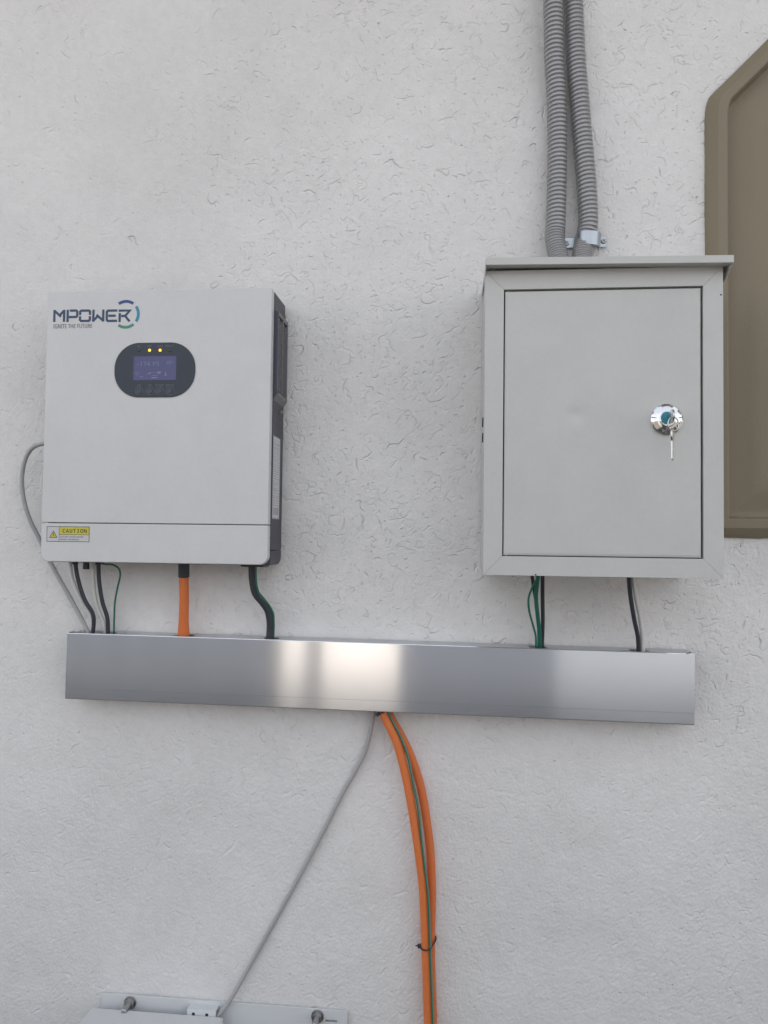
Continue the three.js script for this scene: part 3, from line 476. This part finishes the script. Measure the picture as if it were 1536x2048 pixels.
// ---------------------------------------------------------------- wires and cables
const RUN = {
loop: {r: 0.0033, p: [[-0.6197, 0.1422, 0.0380], [-0.6397, 0.1402, 0.0340], [-0.6586, 0.1343, 0.0320], [-0.6707, 0.1189, 0.0300], [-0.6775, 0.0879, 0.0280], [-0.6738, 0.0530, 0.0270], [-0.6642, 0.0221, 0.0250], [-0.6522, -0.0026, 0.0220], [-0.6323, -0.0436, 0.0190], [-0.5953, -0.1041, 0.0180], [-0.5670, -0.1491, 0.0220], [-0.5610, -0.1631, 0.0220]]},
wA: {r: 0.0029, p: [[-0.5907, -0.0319, 0.0360], [-0.5907, -0.0439, 0.0360], [-0.5890, -0.0677, 0.0320], [-0.5745, -0.1028, 0.0280], [-0.5619, -0.1236, 0.0240], [-0.5600, -0.1477, 0.0200], [-0.5600, -0.1617, 0.0200]]},
bA: {r: 0.0031, p: [[-0.5781, -0.0315, 0.0450], [-0.5781, -0.0435, 0.0450], [-0.5745, -0.0700, 0.0414], [-0.5652, -0.0993, 0.0378], [-0.5541, -0.1197, 0.0342], [-0.5539, -0.1349, 0.0306], [-0.5568, -0.1498, 0.0270], [-0.5568, -0.1638, 0.0270]]},
wB: {r: 0.0029, p: [[-0.5537, -0.0314, 0.0360], [-0.5537, -0.0434, 0.0360], [-0.5547, -0.0793, 0.0320], [-0.5499, -0.1115, 0.0280], [-0.5399, -0.1376, 0.0240], [-0.5399, -0.1503, 0.0200], [-0.5399, -0.1643, 0.0200]]},
bB: {r: 0.0031, p: [[-0.5418, -0.0309, 0.0450], [-0.5418, -0.0429, 0.0450], [-0.5426, -0.0665, 0.0405], [-0.5383, -0.1015, 0.0360], [-0.5323, -0.1252, 0.0315], [-0.5326, -0.1500, 0.0270], [-0.5326, -0.1640, 0.0270]]},
g1: {r: 0.0014, p: [[-0.5419, -0.0350, 0.0400], [-0.5379, -0.0430, 0.0400], [-0.5224, -0.0447, 0.0377], [-0.5142, -0.0503, 0.0354], [-0.5126, -0.0595, 0.0331], [-0.5172, -0.0787, 0.0309], [-0.5220, -0.1017, 0.0286], [-0.5236, -0.1255, 0.0263], [-0.5245, -0.1494, 0.0240], [-0.5245, -0.1634, 0.0240]]},
orangeA: {r: 0.0071, p: [[-0.4088, -0.0288, 0.0450], [-0.4088, -0.0408, 0.0450], [-0.4101, -0.0657, 0.0398], [-0.4110, -0.0960, 0.0345], [-0.4131, -0.1265, 0.0292], [-0.4144, -0.1520, 0.0240], [-0.4144, -0.1660, 0.0240]]},
blk: {r: 0.0060, p: [[-0.3054, -0.0280, 0.0450], [-0.3054, -0.0400, 0.0450], [-0.3048, -0.0653, 0.0415], [-0.3008, -0.0839, 0.0380], [-0.2909, -0.0966, 0.0345], [-0.2832, -0.1086, 0.0310], [-0.2800, -0.1260, 0.0275], [-0.2808, -0.1502, 0.0240], [-0.2808, -0.1642, 0.0240]]},
g2: {r: 0.0013, p: [[-0.2980, -0.0278, 0.0460], [-0.2980, -0.0398, 0.0460], [-0.2969, -0.0725, 0.0420], [-0.2924, -0.0867, 0.0380], [-0.2811, -0.0994, 0.0340], [-0.2750, -0.1122, 0.0300], [-0.2742, -0.1275, 0.0260], [-0.2756, -0.1503, 0.0220], [-0.2756, -0.1643, 0.0220]]},
gR1: {r: 0.0015, p: [[0.1129, -0.0361, 0.0700], [0.1109, -0.0481, 0.0680], [0.1034, -0.0633, 0.0617], [0.0978, -0.0821, 0.0553], [0.0995, -0.1002, 0.0490], [0.1055, -0.1213, 0.0427], [0.1097, -0.1354, 0.0363], [0.1111, -0.1534, 0.0300], [0.1111, -0.1674, 0.0300]]},
gR2: {r: 0.0029, p: [[0.1098, -0.0362, 0.0660], [0.1098, -0.0482, 0.0660], [0.1081, -0.0790, 0.0565], [0.1113, -0.1055, 0.0470], [0.1152, -0.1323, 0.0375], [0.1170, -0.1535, 0.0280], [0.1170, -0.1675, 0.0280]]},
kR1: {r: 0.0028, p: [[0.1168, -0.0365, 0.0580], [0.1168, -0.0485, 0.0580], [0.1182, -0.0746, 0.0460], [0.1201, -0.1169, 0.0340], [0.1205, -0.1542, 0.0220], [0.1205, -0.1682, 0.0220]]},
kR2: {r: 0.0024, p: [[0.1026, -0.0369, 0.0540], [0.1026, -0.0489, 0.0540], [0.1064, -0.0706, 0.0450], [0.1116, -0.0961, 0.0360], [0.1148, -0.1221, 0.0270], [0.1166, -0.1549, 0.0180], [0.1166, -0.1689, 0.0180]]},
kR3: {r: 0.0031, p: [[0.2343, -0.0357, 0.0620], [0.2343, -0.0477, 0.0620], [0.2384, -0.0766, 0.0540], [0.2450, -0.1079, 0.0460], [0.2519, -0.1338, 0.0380], [0.2548, -0.1553, 0.0300], [0.2548, -0.1693, 0.0300]]},
wR3: {r: 0.0031, p: [[0.2409, -0.0358, 0.0580], [0.2409, -0.0478, 0.0580], [0.2467, -0.0767, 0.0503], [0.2533, -0.1028, 0.0425], [0.2585, -0.1292, 0.0348], [0.2614, -0.1555, 0.0270], [0.2614, -0.1695, 0.0270]]},
grey: {r: 0.0033, p: [[-0.1240, -0.2409, 0.0200], [-0.1240, -0.2529, 0.0160], [-0.1271, -0.2738, 0.0120], [-0.1324, -0.3006, 0.0090], [-0.1399, -0.3236, 0.0070], [-0.1554, -0.3541, 0.0060], [-0.1673, -0.3749, 0.0050], [-0.2042, -0.4492, 0.0050], [-0.2337, -0.5061, 0.0050], [-0.2707, -0.5747, 0.0050], [-0.3078, -0.6434, 0.0050], [-0.3356, -0.6928, 0.0120], [-0.3582, -0.7228, 0.0160], [-0.3782, -0.7508, 0.0160]]},
orB: {r: 0.0066, p: [[-0.1189, -0.2379, 0.0280], [-0.1109, -0.2499, 0.0280], [-0.1041, -0.2659, 0.0270], [-0.0914, -0.2911, 0.0260], [-0.0824, -0.3178, 0.0250], [-0.0709, -0.3647, 0.0240], [-0.0577, -0.4379, 0.0230], [-0.0523, -0.4747, 0.0220], [-0.0479, -0.5107, 0.0210], [-0.0435, -0.5917, 0.0200], [-0.0384, -0.7021, 0.0190], [-0.0356, -0.7677, 0.0180], [-0.0356, -0.9677, 0.0180]]},
orC: {r: 0.0063, p: [[-0.1137, -0.2394, 0.0200], [-0.1057, -0.2514, 0.0200], [-0.0945, -0.2713, 0.0180], [-0.0781, -0.3004, 0.0160], [-0.0668, -0.3254, 0.0140], [-0.0532, -0.3677, 0.0120], [-0.0407, -0.4420, 0.0100], [-0.0374, -0.4793, 0.0090], [-0.0360, -0.5154, 0.0090], [-0.0366, -0.5972, 0.0085], [-0.0322, -0.7078, 0.0090], [-0.0293, -0.7725, 0.0100], [-0.0293, -0.9725, 0.0100]]},
gS: {r: 0.0018, p: [[-0.1122, -0.2376, 0.0280], [-0.1042, -0.2496, 0.0280], [-0.0915, -0.2726, 0.0273], [-0.0803, -0.2941, 0.0265], [-0.0721, -0.3157, 0.0258], [-0.0636, -0.3553, 0.0251], [-0.0567, -0.3877, 0.0244], [-0.0504, -0.4373, 0.0236], [-0.0457, -0.4739, 0.0229], [-0.0403, -0.5169, 0.0222], [-0.0366, -0.5905, 0.0215], [-0.0313, -0.7006, 0.0207], [-0.0276, -0.7657, 0.0200], [-0.0276, -0.9657, 0.0200]]},
condL: {r: 0.0135, p: [[0.1299, 1.1419, 0.0350], [0.1299, 0.8419, 0.0350], [0.1304, 0.7979, 0.0330], [0.1317, 0.7546, 0.0300], [0.1329, 0.7134, 0.0270], [0.1372, 0.6530, 0.0240], [0.1389, 0.5779, 0.0220], [0.1381, 0.5141, 0.0220], [0.1366, 0.4646, 0.0240], [0.1355, 0.4407, 0.0280], [0.1390, 0.4132, 0.0360], [0.1430, 0.3732, 0.0560]]},
condR: {r: 0.0135, p: [[0.1585, 1.1537, 0.0170], [0.1585, 0.8537, 0.0170], [0.1616, 0.8076, 0.0170], [0.1640, 0.7616, 0.0170], [0.1660, 0.7181, 0.0170], [0.1713, 0.6556, 0.0170], [0.1778, 0.5790, 0.0170], [0.1830, 0.5149, 0.0170], [0.1846, 0.4660, 0.0175], [0.1799, 0.4427, 0.0200], [0.1738, 0.4138, 0.0320], [0.1698, 0.3738, 0.0520]]},
};
const rubber = mat([0.040, 0.045, 0.058], { roughness: 0.5 }), rubber2 = mat([0.034, 0.040, 0.050], { roughness: 0.45 });
const pale = mat([0.72, 0.71, 0.70], { roughness: 0.5 }), greyPvc = mat([0.42, 0.42, 0.425], { roughness: 0.5 });
const green = mat([0.018, 0.155, 0.105], { roughness: 0.4 }), greenB = mat([0.022, 0.18, 0.125], { roughness: 0.4 });
const orange = mat([0.78, 0.205, 0.055], { roughness: 0.52, bumpMap: peel, bumpScale: 0.0002 }), orange2 = mat([0.73, 0.185, 0.052], { roughness: 0.55, bumpMap: peel, bumpScale: 0.0002 });
function cable(key, name, label, category, m, group, o = {}) {
  const { r, p } = RUN[key], pts = o.dz ? p.map(([x, y, z]) => [x, y, z + o.dz]) : p;
  const low = pts.reduce((a, b) => (b[1] < a[1] ? b : a));
  return solo(name, label, category, low, tube(pts, r, o.n ?? 12, o.perM ?? 300), m, group);
}
cable('loop', 'grey_cable', 'thin light grey cable looping out from the left side of the inverter', 'cable', greyPvc, 'wiring under the inverter');
cable('wA', 'pale_wire', 'leftmost pale wire under the inverter, beside the leftmost black wire', 'wire', pale, 'wiring under the inverter');
cable('bA', 'black_wire', 'leftmost black wire under the inverter', 'wire', rubber, 'wiring under the inverter');
cable('wB', 'pale_wire', 'second pale wire under the inverter, left of the second black wire', 'wire', pale, 'wiring under the inverter');
cable('bB', 'black_wire', 'second black wire from the left, next to the thin green wire', 'wire', rubber, 'wiring under the inverter');
cable('g1', 'green_wire', 'thin green wire bent over at the left under the inverter', 'wire', green, 'wiring under the inverter');
{
  const { r, p } = RUN.orangeA, t = thing('orange_cable', 'short thick orange cable with a dark sleeve under the inverter', 'cable', p[p.length - 1], 'wiring under the inverter');
  const og = tube(p, r, 20, 400), op = og.attributes.position; for (let i = 0; i < op.count; i++) { const f = Math.max(0, Math.min(1, (-0.105 - op.getY(i)) / 0.045)); op.setX(i, -0.4138 + (op.getX(i) + 0.4138) * (1 + 0.28 * f * f)); }
  og.computeVertexNormals(); part('sheath', og, orange, t);
  part('sleeve', new THREE.TubeGeometry(new THREE.LineCurve3(V(p[1][0], p[1][1] + 0.003, p[1][2] + 0.0006), V(p[2][0], p[2][1] + 0.005, p[2][2] + 0.0008)), 8, 0.0082, 24), rubber, t, 'dark sleeve at the cable end');
}
{
  const { r, p } = RUN.blk; const g = tube(p, r, 18, 400); g.translate(0, 0, -0.03).scale(1, 1, 0.75).translate(0, 0, 0.03);
  solo('black_cable', 'thick black cable bending right below the right end of the inverter', 'cable', p[p.length - 1], g, rubber2, 'wiring under the inverter');
}
cable('g2', 'green_wire', 'thin green wire running along the thick black cable under the inverter', 'wire', green, 'wiring under the inverter', { dz: 0.003 });
cable('gR1', 'green_wire', 'thin green wire bowing left below the cabinet', 'wire', greenB, 'wiring under the cabinet');
cable('gR2', 'green_wire', 'thicker straight green wire below the cabinet', 'wire', green, 'wiring under the cabinet');
cable('kR1', 'black_wire', 'black wire just right of the green wires below the cabinet', 'wire', rubber, 'wiring under the cabinet');
cable('kR2', 'black_wire', 'black wire hidden behind the green wires below the cabinet', 'wire', rubber, 'wiring under the cabinet');
cable('kR3', 'black_wire', 'slanting black wire next to the pale wire below the cabinet', 'wire', rubber, 'wiring under the cabinet');
cable('wR3', 'pale_wire', 'pale wire right of the slanting black wire below the cabinet', 'wire', pale, 'wiring under the cabinet');
cable('grey', 'grey_cable', 'thin light grey cable slanting down left below the trunking', 'cable', greyPvc, 'cables below the trunking');
cable('orB', 'orange_cable', 'left and front one of two long orange cables below the trunking', 'cable', orange, 'cables below the trunking', { n: 20 });
cable('orC', 'orange_cable', 'right and rear one of two long orange cables below the trunking', 'cable', orange2, 'cables below the trunking', { n: 20 });
{
  const { r, p } = RUN.gS, q = p.map(([x, y, z], i) => [x, y, z + (i > 3 ? 0.0045 : 0.003)]), t = thing('green_wire', 'long green wire with a pale stripe lying between the two orange cables', 'wire', q[q.length - 1], 'cables below the trunking');
  part('sheath', tube(q, r, 12, 300), green, t);
  part('stripe', tube(q.map(([x, y, z]) => [x + 0.0006, y, z + 0.0011]), 0.00085, 8, 300), mat([0.16, 0.27, 0.20], { roughness: 0.45 }), t, 'pale green stripe');
}
{ // zip ties
  const tie = thing('cable_tie', 'black cable tie round the orange cables near the bottom', 'cable tie', [-0.0408, -0.594, 0.018]);
  const ring = [[-0.0515, -0.5915, 0.020], [-0.0500, -0.5922, 0.0255], [-0.0445, -0.5928, 0.0284], [-0.0385, -0.5910, 0.0295], [-0.0335, -0.5882, 0.0225], [-0.0292, -0.5850, 0.0110], [-0.0300, -0.5840, 0.0045], [-0.0370, -0.5870, 0.0018], [-0.0460, -0.5900, 0.0090], [-0.0512, -0.5912, 0.0180]];
  const c = new THREE.CatmullRomCurve3(ring.map((q) => V(...q)), true, 'centripetal');
  part('strap', new THREE.TubeGeometry(c, 90, 0.0011, 8, true), rubber2, tie);
  part('head', box(-0.0030, 0.0030, -0.0026, 0.0026, -0.0022, 0.0022, 0.0008).rotateZ(0.2).translate(-0.0525, -0.5913, 0.0200), rubber2, tie);
  part('tail', tube([[-0.0545, -0.5911, 0.0200], [-0.0570, -0.5914, 0.0200], [-0.0583, -0.5916, 0.0198]], 0.0009, 6, 900), rubber2, tie);
  const t2 = thing('cable_tie', 'black cable tie under the trunking where the orange cables come out', 'cable tie', [-0.112, -0.262, 0.03]);
  part('head', box(-0.0034, 0.0034, -0.0026, 0.0026, -0.0022, 0.0022, 0.0008).rotateZ(0.7).translate(-0.1160, -0.2568, 0.0315), rubber2, t2);
  part('strap', tube([[-0.1150, -0.2560, 0.0320], [-0.1095, -0.2535, 0.0352], [-0.1045, -0.2510, 0.0330], [-0.1005, -0.2500, 0.0240]], 0.0011, 8, 900), rubber2, t2);
}

// ---------------------------------------------------------------- corrugated conduits
function conduit(key, label, tight) {
  const { r, p } = RUN[key], c = new THREE.CatmullRomCurve3(p.map((q) => V(...q)), false, 'centripetal'), Lc = c.getLength(), N = Math.round(Lc / 0.0005), M = 30;
  const P = [], I = []; let phase = 0; const up = V(0, 0, 1);
  for (let s = 0; s <= N; s++) {
    const u = s / N, q = c.getPointAt(u), t = c.getTangentAt(u), b = V().crossVectors(t, up).normalize(), n = V().crossVectors(b, t);
    const close = Math.min(1, Math.max(0, (q.y - tight) / 0.012 + 0.5)), pitch = 0.0047 + (0.0064 - 0.0047) * close; phase += Lc / N / pitch;
    for (let m = 0; m <= M; m++) {
      const a = m / M * Math.PI * 2, f = (((phase + m / M) % 1) + 1) % 1, e = Math.abs(f - 0.5) * 2;        // e = 1 in the groove
      const rad = r + 0.0010 - 0.0044 * Math.pow(e, 8) - 0.0005 * e * e;
      P.push(q.x + rad * (Math.cos(a) * b.x + Math.sin(a) * n.x), q.y + rad * (Math.cos(a) * b.y + Math.sin(a) * n.y), q.z + rad * (Math.cos(a) * b.z + Math.sin(a) * n.z));
      if (s < N && m < M) { const k = s * (M + 1) + m; I.push(k, k + 1, k + M + 2, k, k + M + 2, k + M + 1); }
    }
  }
  const g = new THREE.BufferGeometry(); g.setAttribute('position', new THREE.Float32BufferAttribute(P, 3)); g.setIndex(I); g.computeVertexNormals();
  return solo('corrugated_conduit', label, 'conduit', p[p.length - 1], g, mat([0.36, 0.36, 0.37], { roughness: 0.34, metalness: 0.35 }), 'conduits above the cabinet');
}
conduit('condL', 'left grey corrugated conduit rising from the cabinet, without a clamp', 0.456);
conduit('condR', 'right grey corrugated conduit rising from the cabinet, held by a clamp', 0.436);
{
  const zinc = mat([0.42, 0.46, 0.50], { metalness: 0.9, roughness: 0.38, roughnessMap: smudge }), t = thing('pipe_clamp', 'galvanised saddle clamp holding the right conduit above the cabinet', 'clamp', [0.183, 0.438, 0]);
  const cx = 0.1838, R = 0.0164, h = 0.012, s = new THREE.Shape();      // strap section seen from above: (x, z)
  const pts = [], inner = []; for (let k = 0; k <= 24; k++) { const a = Math.PI * (k / 24); pts.push([cx + (R + 0.0013) * Math.cos(a), 0.0175 + (R + 0.0013) * Math.sin(a)]); inner.push([cx + R * Math.cos(a), 0.0175 + R * Math.sin(a)]); }
  const prof = poly([[cx + R + 0.0013, 0.0045], ...pts, [cx - R - 0.0013, 0.0045], [cx - R, 0.0045], ...inner.reverse(), [cx + R, 0.0045]]);
  const band = new THREE.ExtrudeGeometry(prof, { depth: h * 1.6, bevelEnabled: true, bevelSize: 0.0003, bevelThickness: 0.0003, bevelSegments: 1 }).rotateX(-Math.PI / 2);
  band.scale(1, 1, -1); const bi = band.attributes.position, idx = band.index; void bi; void idx;
  // rotateX(-90) turned (x, z) into (x, -z): mirrored back above; lean it with the pipe
  band.translate(-cx, 0, 0).rotateZ(-0.06).rotateX(0.10).translate(cx - 0.0002, 0.4330, 0.0035); band.computeVertexNormals();
  part('strap', band, zinc, t);
  for (const [a, b] of [[0.1515, 0.1672], [0.2003, 0.2140]]) part('ear', box(a, b, 0.4375, 0.4530, 0.0026, 0.0042, 0.0006).translate(0, 0, 0), zinc, t);
  for (const [x, y] of [[0.1552, 0.4447], [0.2095, 0.4463]]) {
    const sc = part('screw', cyl(x, y, 0.0056, 0.0042, 0.0034, 0.0026, 'z', 20), mat([0.4, 0.41, 0.42], { metalness: 1, roughness: 0.35 }), t);
    part('slot', [box(-0.0028, 0.0028, -0.0004, 0.0004, 0.0069, 0.0072).rotateZ(0.6).translate(x, y, 0), box(-0.0004, 0.0004, -0.0028, 0.0028, 0.0069, 0.0073).rotateZ(0.6).translate(x, y, 0)], mat([0.08, 0.08, 0.08]), sc);
  }
}

// ---------------------------------------------------------------- bracket and battery case at the bottom edge
{
  const pw = mat([0.68, 0.70, 0.72], { roughness: 0.4, bumpMap: peel, bumpScale: 0.00006 }), steel = mat([0.42, 0.42, 0.42], { metalness: 1, roughness: 0.34 }), hole = mat([0.04, 0.04, 0.04]);
  const br = thing('mounting_bracket', 'white steel mounting plate bolted to the wall at the bottom edge', 'bracket', [-0.35, -0.80, 0.002]);
  const s = roundRect(-0.5385, -0.1590, -0.80, -0.7003, [0.002, 0.002, 0.002, 0.004]); const sl = new THREE.Path(); sl.moveTo(-0.1925, -0.7185); sl.lineTo(-0.1925, -0.7150); sl.lineTo(-0.1745, -0.7150); sl.lineTo(-0.1745, -0.7185); sl.closePath(); s.holes.push(sl);
  part('plate', planarUV(slab(s, 0.0030, 0.0055, 0.0004)), pw, br);
  part('tab', [slab(roundRect(-0.3985, -0.3545, -0.76, -0.7055, 0.001), 0.0185, 0.0205, 0.0003), box(-0.3985, -0.3545, -0.7075, -0.7058, 0.0056, 0.0186)], pw, br);
  for (const x of [-0.3885, -0.3680]) part('hole', cyl(x, -0.7118, 0.0205, 0.0024, 0.0024, 0.0004, 'z', 16), hole, br);
  for (const [x, y] of [[-0.4925, -0.7105], [-0.2035, -0.7105]]) {
    const b = part('anchor_bolt', [cyl(x, y, 0.0180, 0.0044, 0.0044, 0.0220, 'z', 20), new THREE.SphereGeometry(0.0044, 16, 8).scale(1, 1, 0.5).translate(x, y, 0.0290)], steel, br);
    part('nut', cyl(x, y, 0.0112, 0.0078, 0.0076, 0.0062, 'z', 6), steel, b); part('washer', cyl(x, y, 0.0068, 0.0094, 0.0094, 0.0020, 'z', 28), steel, b);
  }
  const cs = thing('battery_case', 'white metal battery case of which only the top shows at the bottom edge', 'battery', [-0.444, FLOOR + 0.25, 0.03]);
  part('case', planarUV(box(-0.5472, -0.3415, FLOOR + 0.25, -0.7120, 0.0215, 0.16, 0.003)), mat([0.64, 0.65, 0.66], { roughness: 0.4, bumpMap: peel, bumpScale: 0.00008 }), cs);
  part('front_panel', planarUV(slab(roundRect(-0.5372, -0.3515, FLOOR + 0.27, -0.73, 0.004), 0.1598, 0.1622, 0.0006)), mat([0.66, 0.66, 0.67], { roughness: 0.38 }), cs);
}

renderer.render(scene, camera);
